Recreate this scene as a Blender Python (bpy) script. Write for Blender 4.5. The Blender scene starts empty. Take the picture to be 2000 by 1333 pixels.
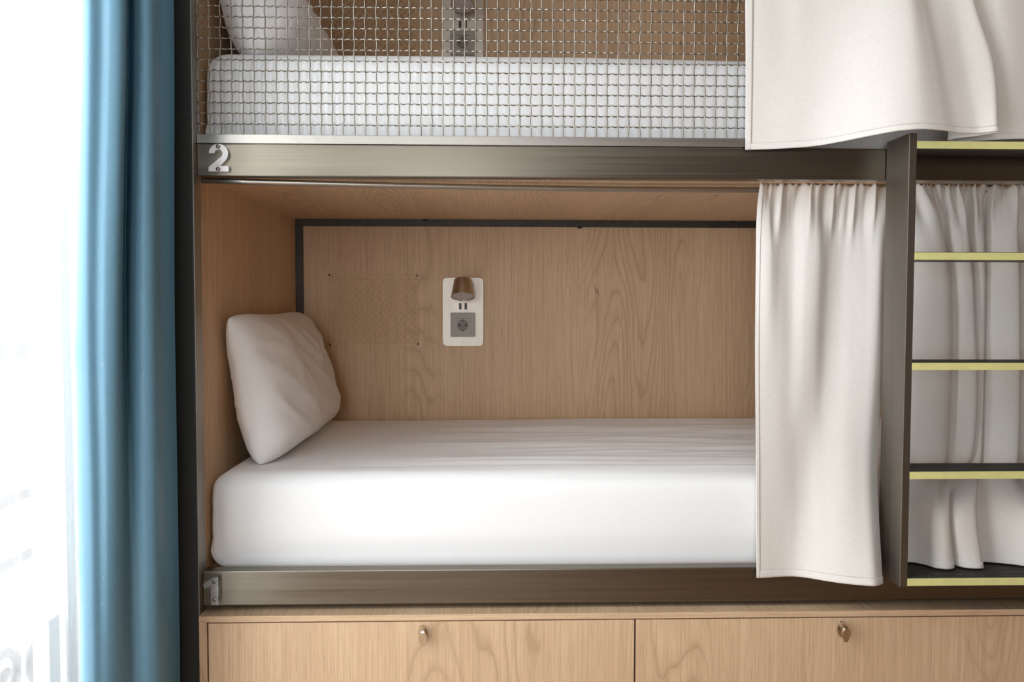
import bpy, bmesh, math, random
from mathutils import Vector, Matrix, noise
random.seed(7)
PI = math.pi
scene = bpy.context.scene
COL = scene.collection

# ---------------------------------------------------------------- camera
cam_d = bpy.data.cameras.new('camera')
cam = bpy.data.objects.new('camera', cam_d)
COL.objects.link(cam)
cam_d.sensor_fit = 'HORIZONTAL'
cam_d.sensor_width = 36.0
cam_d.lens = 36.0 * 1640.0 / 2000.0
cam_d.clip_start = 0.05
yw, pt, rl = math.radians(1.7), math.radians(2.45), math.radians(0.11)
fwd = Vector((math.sin(yw) * math.cos(pt), math.cos(yw) * math.cos(pt), -math.sin(pt)))
rt = Vector((math.cos(yw), -math.sin(yw), 0))
up = rt.cross(fwd)
R_ = rt * math.cos(rl) + up * math.sin(rl)
U_ = -rt * math.sin(rl) + up * math.cos(rl)
M = Matrix((R_, U_, -fwd)).transposed().to_4x4()
M.translation = (0, 0, 1.10)
cam.matrix_world = M
scene.camera = cam

# ---------------------------------------------------------------- world (bright overcast daylight)
w = bpy.data.worlds.new('overcast')
scene.world = w
w.use_nodes = True
bg = w.node_tree.nodes['Background']
bg.inputs['Color'].default_value = (0.945, 0.975, 1.01, 1)
bg.inputs['Strength'].default_value = 6.5

# portal in the window opening: guides sampling of the sky, gives no light of its own
for loc, size, rows in (((-0.955, 0.98, 1.30), (1.58, 2.5), ((0, 0, -1), (1, 0, 0), (0, -1, 0))),
                        ((-0.33, -2.405, 1.25), (0.92, 2.1), ((-1, 0, 0), (0, 0, -1), (0, -1, 0)))):  # opening of the added fill window, out of view
    pl = bpy.data.lights.new('window_portal', 'AREA')
    pl.shape = 'RECTANGLE'
    pl.size, pl.size_y = size
    pl.cycles.is_portal = True
    po = bpy.data.objects.new('window_portal', pl)
    COL.objects.link(po)
    po.location = loc
    po.rotation_euler = Matrix(rows).to_euler()

scene.view_settings.view_transform = 'Standard'
scene.view_settings.look = 'None'
scene.view_settings.gamma = 1.0
scene.view_settings.use_curve_mapping = False
scene.view_settings.exposure = 0.36
scene.cycles.use_denoising = True
scene.cycles.max_bounces = 10
scene.cycles.diffuse_bounces = 6
scene.cycles.glossy_bounces = 4
scene.cycles.transmission_bounces = 6
scene.cycles.transparent_max_bounces = 16
scene.cycles.sample_clamp_indirect = 6.0
scene.cycles.caustics_reflective = False
scene.cycles.caustics_refractive = False


# ================================================================ materials
def new_mat(name):
    m = bpy.data.materials.new(name)
    m.use_nodes = True
    nt = m.node_tree
    return m, nt, nt.nodes['Principled BSDF'], nt.nodes['Material Output']


def nd(nt, t, **kw):
    n = nt.nodes.new(t)
    for k, v in kw.items():
        setattr(n, k, v)
    return n


def ramp(nt, fac, stops):
    r = nd(nt, 'ShaderNodeValToRGB')
    cr = r.color_ramp
    while len(cr.elements) < len(stops):
        cr.elements.new(0.5)
    for e, (p, c) in zip(cr.elements, stops):
        e.position = p
        e.color = (c, c, c, 1) if isinstance(c, (int, float)) else (*c, 1)
    nt.links.new(fac, r.inputs[0])
    return r.outputs[0]


def mathn(nt, op, a, b=None, c=None):
    n = nd(nt, 'ShaderNodeMath', operation=op)
    for i, v in enumerate((a, b, c)):
        if v is None:
            continue
        if isinstance(v, (int, float)):
            n.inputs[i].default_value = v
        else:
            nt.links.new(v, n.inputs[i])
    return n.outputs[0]


def mixc(nt, fac, a, b, mode='MIX'):
    n = nd(nt, 'ShaderNodeMix', data_type='RGBA', blend_type=mode)
    for s, v in ((0, fac), (6, a), (7, b)):
        if isinstance(v, (int, float)):
            n.inputs[s].default_value = v
        elif isinstance(v, tuple):
            n.inputs[s].default_value = (*v, 1)
        else:
            nt.links.new(v, n.inputs[s])
    return n.outputs[2]


def stretched(nt, src, scale, offset=(0, 0, 0)):
    m = nd(nt, 'ShaderNodeMapping')
    m.inputs['Scale'].default_value = scale
    m.inputs['Location'].default_value = offset
    nt.links.new(src, m.inputs['Vector'])
    return m.outputs[0]


def noise_n(nt, vec, scale=1.0, detail=2.0, rough=0.5, dist=0.0):
    n = nd(nt, 'ShaderNodeTexNoise')
    n.inputs['Scale'].default_value = scale
    n.inputs['Detail'].default_value = detail
    n.inputs['Roughness'].default_value = rough
    n.inputs['Distortion'].default_value = dist
    nt.links.new(vec, n.inputs['Vector'])
    return n.outputs[0]


def bump(nt, bsdf, h, strength, dist):
    b = nd(nt, 'ShaderNodeBump')
    b.inputs['Strength'].default_value = strength
    b.inputs['Distance'].default_value = dist
    nt.links.new(h, b.inputs['Height'])
    nt.links.new(b.outputs[0], bsdf.inputs['Normal'])


def oak(name, axis='z', off=(0, 0, 0)):
    """Light oak veneer: growth-ring contours, straight grain, pores and a few cracks."""
    m, nt, b, out = new_mat(name)
    tc = nd(nt, 'ShaderNodeTexCoord').outputs['Object']
    k = {'x': 0, 'y': 1, 'z': 2}[axis]

    def sc(across, along):
        s = [across] * 3
        s[k] = along
        return tuple(s)
    base = stretched(nt, tc, (1, 1, 1), off)
    f1 = noise_n(nt, stretched(nt, base, sc(6.0, 1.05)), 1, 0.6, 0.4, 0.15)
    f1b = noise_n(nt, stretched(nt, base, sc(34, 9.0)), 1, 2, 0.5)
    ring = mathn(nt, 'ADD', mathn(nt, 'MULTIPLY', f1, 24.0), mathn(nt, 'MULTIPLY', f1b, 0.75))
    fr = mathn(nt, 'FRACT', ring)
    line = ramp(nt, fr, [(0.0, 0.05), (0.10, 0.70), (0.5, 1.0), (0.80, 0.80), (1.0, 0.05)])
    mask = ramp(nt, noise_n(nt, stretched(nt, base, sc(5.5, 0.30), (3, 5, 1)), 1, 1.0), [(0.44, 0.10), (0.60, 1.0)])
    fine = noise_n(nt, stretched(nt, base, sc(330, 5.0)), 1, 3, 0.65)
    mid = noise_n(nt, stretched(nt, base, sc(70, 0.9)), 1, 3, 0.6)
    broad = noise_n(nt, stretched(nt, base, sc(8.5, 0.3), (9, 2, 4)), 1, 2, 0.5)
    pores = ramp(nt, noise_n(nt, stretched(nt, base, sc(420, 16)), 1, 2, 0.5), [(0.30, 1.0), (0.42, 0.0)])
    crack = ramp(nt, noise_n(nt, stretched(nt, base, sc(38, 9), (1, 7, 3)), 1, 3, 0.6, 0.6), [(0.235, 1.0), (0.285, 0.0)])
    A, B_, C_ = (0.700, 0.500, 0.322), (0.44, 0.288, 0.168), (0.76, 0.555, 0.372)
    c = mixc(nt, ramp(nt, broad, [(0.36, 0.0), (0.66, 0.8)]), A, (0.615, 0.420, 0.262))
    c = mixc(nt, ramp(nt, mid, [(0.40, 0.0), (0.70, 0.6)]), c, C_)
    dark = mathn(nt, 'MULTIPLY', mathn(nt, 'SUBTRACT', 1.0, line), mask)
    c = mixc(nt, mathn(nt, 'MULTIPLY', dark, 0.85), c, B_)
    c = mixc(nt, ramp(nt, fine, [(0.42, 0.0), (0.66, 0.8)]), c, (0.53, 0.355, 0.215))
    c = mixc(nt, mathn(nt, 'MULTIPLY', pores, 0.4), c, (0.41, 0.255, 0.15))
    c = mixc(nt, mathn(nt, 'MULTIPLY', crack, 0.6), c, (0.25, 0.145, 0.08))
    nt.links.new(c, b.inputs['Base Color'])
    b.inputs['Roughness'].default_value = 0.52
    b.inputs['Specular IOR Level'].default_value = 0.35
    bump(nt, b, fine, 0.12, 0.0006)
    return m


def steel(name, col, rough, axis='x', var=0.25, metallic=1.0):
    m, nt, b, out = new_mat(name)
    tc = nd(nt, 'ShaderNodeTexCoord').outputs['Object']
    k = {'x': 0, 'y': 1, 'z': 2}[axis]
    s = [420.0] * 3
    s[k] = 2.5
    s2 = [60.0] * 3
    s2[k] = 0.8
    f = noise_n(nt, stretched(nt, tc, tuple(s)), 1, 3, 0.6)
    g = noise_n(nt, stretched(nt, tc, tuple(s2)), 1, 3, 0.6)
    h = mathn(nt, 'ADD', mathn(nt, 'MULTIPLY', f, 0.5), mathn(nt, 'MULTIPLY', g, 0.5))
    dk = tuple(v * (1 - var) for v in col)
    lt = tuple(min(1, v * (1 + var)) for v in col)
    c = ramp(nt, h, [(0.3, dk), (0.7, lt)])
    nt.links.new(c, b.inputs['Base Color'])
    b.inputs['Metallic'].default_value = metallic
    nt.links.new(ramp(nt, h, [(0.3, rough - 0.05), (0.7, rough + 0.07)]), b.inputs['Roughness'])
    bump(nt, b, f, 0.08, 0.0003)
    return m


def cloth(name, col, transl=0.0, weave=1100, rough=0.9, var=0.06, tcol=None, lint=0.0, wr=0.0, sheen=0.15):
    m, nt, b, out = new_mat(name)
    tc = nd(nt, 'ShaderNodeTexCoord').outputs['Object']
    a = noise_n(nt, stretched(nt, tc, (weave, weave, weave * 0.12)), 1, 2)
    c_ = noise_n(nt, stretched(nt, tc, (weave * 0.12, weave * 0.12, weave)), 1, 2)
    h = mathn(nt, 'ADD', mathn(nt, 'MULTIPLY', a, 0.5), mathn(nt, 'MULTIPLY', c_, 0.5))
    dk = tuple(v * (1 - var) for v in col)
    lt = tuple(min(1, v * (1 + var)) for v in col)
    c = ramp(nt, h, [(0.35, dk), (0.65, lt)])
    if lint:
        sp = ramp(nt, noise_n(nt, stretched(nt, tc, (240, 240, 200)), 1, 0), [(0.86, 0.0), (0.89, lint)])
        c = mixc(nt, sp, c, (0.75, 0.75, 0.72))
    nt.links.new(c, b.inputs['Base Color'])
    b.inputs['Roughness'].default_value = rough
    b.inputs['Specular IOR Level'].default_value = 0.2
    b.inputs['Sheen Weight'].default_value = sheen
    hh = h
    if wr:
        wn = noise_n(nt, stretched(nt, tc, (9, 9, 5)), 1, 3, 0.55, 0.8)
        hh = mathn(nt, 'ADD', mathn(nt, 'MULTIPLY', h, 0.05), mathn(nt, 'MULTIPLY', wn, wr))
        bump(nt, b, hh, 0.35, 0.01)
    else:
        bump(nt, b, h, 0.08, 0.0008)
    if transl > 0:
        t = nd(nt, 'ShaderNodeBsdfTranslucent')
        t.inputs['Color'].default_value = (*(tcol or col), 1)
        mx = nd(nt, 'ShaderNodeMixShader')
        mx.inputs[0].default_value = transl
        nt.links.new(b.outputs[0], mx.inputs[1])
        nt.links.new(t.outputs[0], mx.inputs[2])
        nt.links.new(mx.outputs[0], out.inputs['Surface'])
    return m


def plain(name, col, rough=0.5, metallic=0.0, var=0.04, scale=60):
    m, nt, b, out = new_mat(name)
    tc = nd(nt, 'ShaderNodeTexCoord').outputs['Object']
    n = noise_n(nt, stretched(nt, tc, (scale, scale, scale)), 1, 3)
    c = ramp(nt, n, [(0.3, tuple(v * (1 - var) for v in col)), (0.7, tuple(min(1, v * (1 + var)) for v in col))])
    nt.links.new(c, b.inputs['Base Color'])
    b.inputs['Roughness'].default_value = rough
    b.inputs['Metallic'].default_value = metallic
    return m


OAK = oak('oak_vertical', 'z', (0.37, 0.0, 0.21))
OAK2 = oak('oak_drawer', 'z', (2.13, 0.4, 1.7))
OAK3 = oak('oak_drawer_second', 'z', (5.41, 1.4, 3.3))
OAKS = oak('oak_side', 'z', (0.9, 3.3, 0.6))
OAKY = oak('oak_depth', 'y', (4.2, 0.3, 0.8))
OAKX = oak('oak_edge', 'x', (1.2, 2.3, 0.1))
STEEL = steel('brushed_steel', (0.205, 0.180, 0.143), 0.32, 'x', 0.16)
STEEL_V = steel('brushed_steel_upright', (0.24, 0.215, 0.185), 0.42, 'z', 0.16)
STEEL_L = steel('bright_steel', (0.40, 0.375, 0.34), 0.34, 'x', 0.1)
WIRE = steel('galvanised_wire', (0.34, 0.305, 0.26), 0.36, 'y', 0.08)
DARK = plain('dark_painted_steel', (0.016, 0.0145, 0.011), 0.6, 0.0, 0.15)
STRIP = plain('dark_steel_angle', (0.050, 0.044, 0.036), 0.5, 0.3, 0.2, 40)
TREAD = plain('black_ribbed_tread', (0.035, 0.032, 0.027), 0.5, 0.0, 0.5, 240)
NOSE = plain('yellow_green_nosing', (0.74, 0.71, 0.30), 0.42, 0.0, 0.05, 30)
CREAM = cloth('cream_curtain_cloth', (0.85, 0.815, 0.77), 0.12, 900, 0.9, 0.05, (0.70, 0.56, 0.42), wr=0.05)
SHEET = cloth('white_sheet', (0.885, 0.885, 0.885), 0.0, 1500, 0.85, 0.02, wr=0.05)
PILLOWC = cloth('white_pillowcase', (0.90, 0.885, 0.875), 0.0, 1500, 0.85, 0.02, wr=0.10)
TEAL = cloth('teal_curtain_cloth', (0.115, 0.225, 0.300), 0.05, 800, 0.42, 0.06, (0.10, 0.26, 0.35), lint=0.3, sheen=0.0)
PLATE = steel('satin_aluminium', (0.66, 0.595, 0.52), 0.42, 'z', 0.04, 0.5)
LAMP = plain('brushed_lamp_metal', (0.62, 0.54, 0.45), 0.30, 1.0, 0.05, 20)
_b = LAMP.node_tree.nodes['Principled BSDF']
_b.inputs['Anisotropic'].default_value = 0.85
_b.inputs['Anisotropic Rotation'].default_value = 0.25
_tg = LAMP.node_tree.nodes.new('ShaderNodeTangent')
_tg.direction_type, _tg.axis = 'RADIAL', 'Z'
LAMP.node_tree.links.new(_tg.outputs[0], _b.inputs['Tangent'])
GREYP = plain('grey_plastic', (0.37, 0.345, 0.30), 0.45)
BLACKP = plain('black_plastic', (0.012, 0.011, 0.010), 0.4)
DIFF = plain('frosted_lens', (0.62, 0.57, 0.55), 0.35)
CORD = plain('tan_cord', (0.84, 0.64, 0.40), 0.8, 0, 0.12, 300)
NICKEL = plain('polished_nickel', (0.72, 0.66, 0.56), 0.18, 1.0)
WARMW = plain('warm_brown_wall_panel', (0.30, 0.215, 0.15), 0.7, 0, 0.05, 6)
PLASTER = plain('white_plaster', (0.78, 0.77, 0.75), 0.85, 0, 0.02, 8)
CEILM = plain('white_ceiling_paint', (0.80, 0.79, 0.77), 0.9, 0, 0.02, 6)
FRAMEW = plain('white_window_paint', (0.80, 0.80, 0.79), 0.4)
IRON = plain('wrought_iron', (0.05, 0.05, 0.052), 0.5)
TRACK = plain('white_track', (0.7, 0.7, 0.7), 0.4)
FLOORM = oak('brown_floor_boards', 'y', (0.3, 0.1, 0.0))

m, nt, b, out = new_mat('sheer_voile')
tc = nd(nt, 'ShaderNodeTexCoord').outputs['Object']
tn = noise_n(nt, stretched(nt, tc, (900, 900, 60)), 1, 2)
tr = nd(nt, 'ShaderNodeBsdfTransparent')
tl = nd(nt, 'ShaderNodeBsdfTranslucent')
tl.inputs['Color'].default_value = (0.93, 0.93, 0.93, 1)
b.inputs['Base Color'].default_value = (0.88, 0.88, 0.88, 1)
b.inputs['Roughness'].default_value = 0.9
mx1 = nd(nt, 'ShaderNodeMixShader')
mx1.inputs[0].default_value = 0.62
nt.links.new(b.outputs[0], mx1.inputs[1])
nt.links.new(tl.outputs[0], mx1.inputs[2])
mx2 = nd(nt, 'ShaderNodeMixShader')
nt.links.new(ramp(nt, tn, [(0.3, 0.76), (0.7, 0.86)]), mx2.inputs[0])
nt.links.new(tr.outputs[0], mx2.inputs[2])
nt.links.new(mx1.outputs[0], mx2.inputs[1])
nt.links.new(mx2.outputs[0], out.inputs['Surface'])
SHEER = m

m, nt, b, out = new_mat('window_glass')
tr = nd(nt, 'ShaderNodeBsdfTransparent')
tr.inputs['Color'].default_value = (0.97, 0.98, 0.98, 1)
gl = nd(nt, 'ShaderNodeBsdfGlossy')
gl.inputs['Roughness'].default_value = 0.02
mx = nd(nt, 'ShaderNodeMixShader')
mx.inputs[0].default_value = 0.05
nt.links.new(tr.outputs[0], mx.inputs[1])
nt.links.new(gl.outputs[0], mx.inputs[2])
nt.links.new(mx.outputs[0], out.inputs['Surface'])
GLASS = m

m, nt, b, out = new_mat('clear_acrylic')
b.inputs['Base Color'].default_value = (0.98, 0.98, 0.97, 1)
b.inputs['Roughness'].default_value = 0.12
b.inputs['IOR'].default_value = 1.49
b.inputs['Transmission Weight'].default_value = 0.12
ACRYL = m
m = m.copy()
m.name = 'clear_acrylic_thin'
m.node_tree.nodes['Principled BSDF'].inputs['Transmission Weight'].default_value = 0.8
ACRYL2 = m

for l in list(FLOORM.node_tree.links):
    if l.to_node == FLOORM.node_tree.nodes['Principled BSDF'] and l.to_socket.name == 'Base Color':
        src = l.from_socket
        FLOORM.node_tree.links.remove(l)
        c = mixc(FLOORM.node_tree, 1.0, src, (0.62, 0.52, 0.42), 'MULTIPLY')
        FLOORM.node_tree.links.new(c, FLOORM.node_tree.nodes['Principled BSDF'].inputs['Base Color'])
        break


# ================================================================ helpers
def tag(o, label=None, cat=None, group=None, kind=None):
    for k, v in (('label', label), ('category', cat), ('group', group), ('kind', kind)):
        if v:
            o[k] = v
    return o


def thing(name, loc, label, cat, group=None, kind=None):
    o = bpy.data.objects.new(name, None)
    o.empty_display_size = 0.05
    COL.objects.link(o)
    o.location = loc
    return tag(o, label, cat, group, kind)


def root_loc(o):
    v = Vector((0, 0, 0))
    while o is not None:
        v += o.location
        o = o.parent
    return v


def link(name, me, mat, parent=None, smooth=False, loc=None):
    o = bpy.data.objects.new(name, me)
    COL.objects.link(o)
    if mat and not me.materials:
        me.materials.append(mat)
    if smooth:
        for p in me.polygons:
            p.use_smooth = True
    if parent is not None:
        o.parent = parent
    if loc is not None:
        o.location = loc
    return o


def finish(name, bm, mat, parent=None, smooth=False, label=None):
    """bm holds world coordinates; stored relative to the parent chain."""
    off = root_loc(parent) if parent else Vector((0, 0, 0))
    if parent is None:                     # origin at the bottom centre of a one-mesh thing
        vs = [v.co for v in bm.verts]
        off = Vector(((min(v.x for v in vs) + max(v.x for v in vs)) / 2,
                      (min(v.y for v in vs) + max(v.y for v in vs)) / 2, min(v.z for v in vs)))
    bmesh.ops.translate(bm, verts=bm.verts, vec=-off)
    bmesh.ops.recalc_face_normals(bm, faces=bm.faces)
    me = bpy.data.meshes.new(name)
    bm.to_mesh(me)
    bm.free()
    o = link(name, me, mat, parent, smooth)
    if parent is None:
        o.location = off
    if label:
        o['label'] = label
    return o


def add_box(bm, x0, x1, y0, y1, z0, z1, bev=0.0, seg=2):
    r = bmesh.ops.create_cube(bm, size=1)
    vs = r['verts']
    for v in vs:
        v.co = Vector((x0 + (v.co.x + .5) * (x1 - x0), y0 + (v.co.y + .5) * (y1 - y0), z0 + (v.co.z + .5) * (z1 - z0)))
    if bev:
        es = list({e for v in vs for e in v.link_edges})
        bmesh.ops.bevel(bm, geom=es, offset=bev, segments=seg, affect='EDGES', profile=0.6)


def box(name, ext, mat, parent=None, bev=0.0, seg=2, label=None):
    bm = bmesh.new()
    add_box(bm, *ext, bev=bev, seg=seg)
    return finish(name, bm, mat, parent, False, label)


def add_tube(bm, pts, r, sides=8, caps=True):
    pts = [Vector(p) for p in pts]
    rings = []
    ref = Vector((0, 0, 1))
    prev_n = None
    for i, p in enumerate(pts):
        a = pts[max(0, i - 1)]
        c = pts[min(len(pts) - 1, i + 1)]
        t = (c - a).normalized()
        if prev_n is None:
            n = t.cross(ref)
            if n.length < 1e-4:
                n = t.cross(Vector((0, 1, 0)))
            n.normalize()
        else:
            n = (prev_n - t * prev_n.dot(t)).normalized()
        prev_n = n
        bn = t.cross(n)
        rr = r[i] if isinstance(r, (list, tuple)) else r
        rings.append([bm.verts.new(p + (n * math.cos(2 * PI * k / sides) + bn * math.sin(2 * PI * k / sides)) * rr) for k in range(sides)])
    for a, c in zip(rings, rings[1:]):
        for k in range(sides):
            bm.faces.new((a[k], a[(k + 1) % sides], c[(k + 1) % sides], c[k]))
    if caps:
        bm.faces.new(rings[0][::-1])
        bm.faces.new(rings[-1])


def tube(name, pts, r, mat, parent=None, sides=10, label=None):
    bm = bmesh.new()
    add_tube(bm, pts, r, sides)
    o = finish(name, bm, mat, parent, True, label)
    return o


def add_prism(bm, poly, y0, y1):
    """poly in (x, z); extruded along y"""
    a = [bm.verts.new((x, y0, z)) for x, z in poly]
    c = [bm.verts.new((x, y1, z)) for x, z in poly]
    n = len(poly)
    bm.faces.new(a)
    bm.faces.new(c[::-1])
    for i in range(n):
        bm.faces.new((a[i], c[i], c[(i + 1) % n], a[(i + 1) % n]))


def rrect(x0, x1, z0, z1, r, n=6):
    out = []
    for cx, cz, a0 in ((x1 - r, z1 - r, 0), (x0 + r, z1 - r, 90), (x0 + r, z0 + r, 180), (x1 - r, z0 + r, 270)):
        for k in range(n + 1):
            a = math.radians(a0 + 90 * k / n)
            out.append((cx + r * math.cos(a), cz + r * math.sin(a)))
    return out


def auto_smooth(o, ang=35):
    me = o.data
    for p in me.polygons:
        p.use_smooth = True
    me.set_sharp_from_angle(angle=math.radians(ang))


def cr(p0, p1, p2, p3, t):
    return 0.5 * ((2 * p1) + (-p0 + p2) * t + (2 * p0 - 5 * p1 + 4 * p2 - p3) * t * t + (-p0 + 3 * p1 - 3 * p2 + p3) * t ** 3)


def spline(pts, t):
    n = len(pts) - 1
    x = min(max(t, 0), 1) * n
    i = min(int(x), n - 1)
    f = x - i
    g = lambda k: pts[min(max(k, 0), n)]
    return cr(g(i - 1), g(i), g(i + 1), g(i + 2), f)


def mono(zs, vals, z):
    """piecewise smooth interpolation over decreasing zs (finite-difference hermite)"""
    if z >= zs[0]:
        return vals[0]
    if z <= zs[-1]:
        return vals[-1]
    for i in range(len(zs) - 1):
        if zs[i] >= z >= zs[i + 1]:
            h = zs[i + 1] - zs[i]
            t = (z - zs[i]) / h
            def d(k):
                if k <= 0:
                    return (vals[1] - vals[0]) / (zs[1] - zs[0])
                if k >= len(zs) - 1:
                    return (vals[-1] - vals[-2]) / (zs[-1] - zs[-2])
                return (vals[k + 1] - vals[k - 1]) / (zs[k + 1] - zs[k - 1])
            m0, m1 = d(i) * h, d(i + 1) * h
            t2, t3 = t * t, t ** 3
            return vals[i] * (2 * t3 - 3 * t2 + 1) + m0 * (t3 - 2 * t2 + t) + vals[i + 1] * (-2 * t3 + 3 * t2) + m1 * (t3 - t2)


class Drape:
    """cloth hung from a rail: plan profiles at several heights, gathers near the top"""
    def __init__(self, profiles, nu, nv, gather=None, wob=0.0, seed=0.0, hem_z=None):
        self.zs = [z for z, _ in profiles]
        self.prof = [[Vector((x, y, 0)) for x, y in p] for _, p in profiles]
        self.nu, self.nv, self.g, self.wob, self.seed, self.hem_z = nu, nv, gather, wob, seed, hem_z

    def point(self, u, v):
        z = self.zs[0] + (self.zs[-1] - self.zs[0]) * v
        ps = [spline(p, u) for p in self.prof]
        x = mono(self.zs, [p.x for p in ps], z)
        y = mono(self.zs, [p.y for p in ps], z)
        if self.g:
            A, d, N = self.g
            dz = self.zs[0] - z
            f = math.exp(-dz / d)
            n = noise.noise((u * 13 + self.seed, 0.3, 0)) * 1.3
            ph = 2 * PI * N * u + n * 2.4
            s = math.sin(ph)
            amp = A * (0.75 + 0.5 * noise.noise((u * 17 + self.seed, 7, 0)))
            y -= amp * f * (abs(s) ** 0.7 * (1 if s > 0 else -1))
            x += 0.5 * A * f * math.cos(ph * 0.5 + n)
            f2 = math.exp(-((dz - d * 1.2) / (d * 1.4)) ** 2)
            y -= A * 0.75 * f2 * math.sin(ph * 0.5 + 1.1 * n)
            if dz < 0.02:
                z += 0.003 * math.sin(ph * 2.1) * (1 - dz / 0.02)
        if self.wob:
            y += self.wob * noise.noise((x * 7 + self.seed, z * 2.3, 1.7))
            y += self.wob * 0.35 * noise.noise((x * 23 + self.seed, z * 5.0, 5.7))
        if self.hem_z:
            z += self.hem_z(u) * v ** 6
        return Vector((x, y, z))

    def mesh(self, name, mat, parent=None, u0=0, u1=1, v0=0, v1=1, nu=None, nv=None, off=0.0, thick=0.0):
        nu, nv = nu or self.nu, nv or self.nv
        grid = [[self.point(u0 + (u1 - u0) * i / nu, v0 + (v1 - v0) * j / nv) for i in range(nu + 1)] for j in range(nv + 1)]
        bm = bmesh.new()
        nrm = None
        if off or thick:
            nrm = [[None] * (nu + 1) for _ in range(nv + 1)]
            for j in range(nv + 1):
                for i in range(nu + 1):
                    du = grid[j][min(i + 1, nu)] - grid[j][max(i - 1, 0)]
                    dv = grid[min(j + 1, nv)][i] - grid[max(j - 1, 0)][i]
                    n = dv.cross(du)
                    nrm[j][i] = n.normalized() if n.length > 1e-9 else Vector((0, -1, 0))
        layers = [off + thick / 2, off - thick / 2] if thick else [off]
        vss = []
        for o_ in layers:
            vss.append([[bm.verts.new(grid[j][i] + (nrm[j][i] * o_ if nrm else Vector())) for i in range(nu + 1)] for j in range(nv + 1)])
        for L in vss:
            for j in range(nv):
                for i in range(nu):
                    bm.faces.new((L[j][i], L[j][i + 1], L[j + 1][i + 1], L[j + 1][i]))
        if thick:
            A, B = vss
            for i in range(nu):
                bm.faces.new((A[0][i], A[0][i + 1], B[0][i + 1], B[0][i]))
                bm.faces.new((A[nv][i], A[nv][i + 1], B[nv][i + 1], B[nv][i]))
            for j in range(nv):
                bm.faces.new((A[j][0], A[j + 1][0], B[j + 1][0], B[j][0]))
                bm.faces.new((A[j][nu], A[j + 1][nu], B[j + 1][nu], B[j][nu]))
        return finish(name, bm, mat, parent, True)

    def stitches(self, name, mat, parent, u0, u1, v, n, size, along='u'):
        bm = bmesh.new()
        for k in range(n):
            t = u0 + (u1 - u0) * (k + 0.5) / n
            uu, vv = (t, v) if along == 'u' else (v, t)
            p = self.point(uu, vv)
            e = 0.002
            q = self.point(uu + e, vv) if along == 'u' else self.point(uu, vv + e)
            d = (q - p).normalized()
            n_ = Vector((0, -1, 0))
            side = d.cross(n_).normalized()
            c = p + n_ * 0.0028
            add = [c - d * size - side * 0.0005, c + d * size - side * 0.0005, c + d * size + side * 0.0005, c - d * size + side * 0.0005]
            bm.faces.new([bm.verts.new(a) for a in add])
        return finish(name, bm, mat, parent)


# ================================================================ the room
def shell(name, boxes, mat):
    bm = bmesh.new()
    for e in boxes:
        add_box(bm, *e)
    return tag(finish(name, bm, mat), kind='structure')


XL, XR, YF, YB, ZC = -0.83, 3.2, -2.3, 2.79, 2.80
WY0, WY1, WZ0, WZ1 = 0.20, 1.765, 0.06, 2.56      # window opening in the left wall
shell('floor', [(XL - .12, XR + .1, YF - .1, YB + .1, -0.1, 0.0)], FLOORM)
shell('ceiling', [(XL - .12, XR + .1, YF - .1, YB + .1, ZC, ZC + 0.1)], CEILM)
shell('wall_back', [(XL - .12, XR + .1, YB, YB + .1, 0, ZC)], PLASTER)
VX0, VX1, VZ0, VZ1 = -0.78, 0.12, 0.22, 2.28          # unseen window added in the wall behind the camera as frontal fill
shell('wall_front', [(XL - .12, VX0, YF - .1, YF, 0, ZC), (VX1, XR + .1, YF - .1, YF, 0, ZC),
                     (VX0, VX1, YF - .1, YF, 0, VZ0), (VX0, VX1, YF - .1, YF, VZ1, ZC)], WARMW)
shell('wall_right', [(XR, XR + .1, YF, YB, 0, ZC)], WARMW)
shell('wall_left', [(XL - .12, XL, YF, WY0, 0, ZC), (XL - .12, XL, WY1, YB, 0, ZC),
                    (XL - .12, XL, WY0, WY1, 0, WZ0), (XL - .12, XL, WY0, WY1, WZ1, ZC)], PLASTER)

win = thing('window_1', (-0.89, 0.2, WZ0), 'tall white framed balcony window behind the sheer curtain', 'window', kind='structure')
bm = bmesh.new()
fx0, fx1 = -0.915, -0.865
add_box(bm, fx0, fx1, WY0, WY1, WZ0, WZ0 + .05)
add_box(bm, fx0, fx1, WY0, WY1, WZ1 - .06, WZ1)
add_box(bm, fx0, fx1, WY0, WY0 + .05, WZ0, WZ1)
add_box(bm, fx0, fx1, WY1 - .03, WY1, WZ0, WZ1)
finish('window_frame', bm, FRAMEW, win)
for yy in (0.94,):
    box('mullion', (fx0, fx1, yy - .035, yy + .035, WZ0 + .05, WZ1 - .06), FRAMEW, win, 0.004)
for a, c in ((WY0 + .05, 0.905), (0.975, WY1 - .03)):
    box('pane', (-0.893, -0.887, a, c, WZ0 + .05, WZ1 - .06), GLASS, win)
# low solid panel of the side light next to the bunk
box('spandrel_panel', (-0.905, -0.872, 1.672, WY1 - .03, WZ0 + .05, 0.47), FRAMEW, win, 0.003)

fill_win = thing('fill_window', ((VX0 + VX1) / 2, YF - .05, VZ0), 'unseen white framed window added opposite the bunk as fill light', 'window', kind='structure')
bm = bmesh.new()
for e in ((VX0, VX1, VZ0, VZ0 + .05), (VX0, VX1, VZ1 - .05, VZ1), (VX0, VX0 + .05, VZ0, VZ1), (VX1 - .05, VX1, VZ0, VZ1)):
    add_box(bm, e[0], e[1], YF - .08, YF - .03, e[2], e[3])
finish('window_frame', bm, FRAMEW, fill_win)
box('pane', (VX0 + .05, VX1 - .05, YF - .058, YF - .052, VZ0 + .05, VZ1 - .05), GLASS, fill_win)

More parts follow.
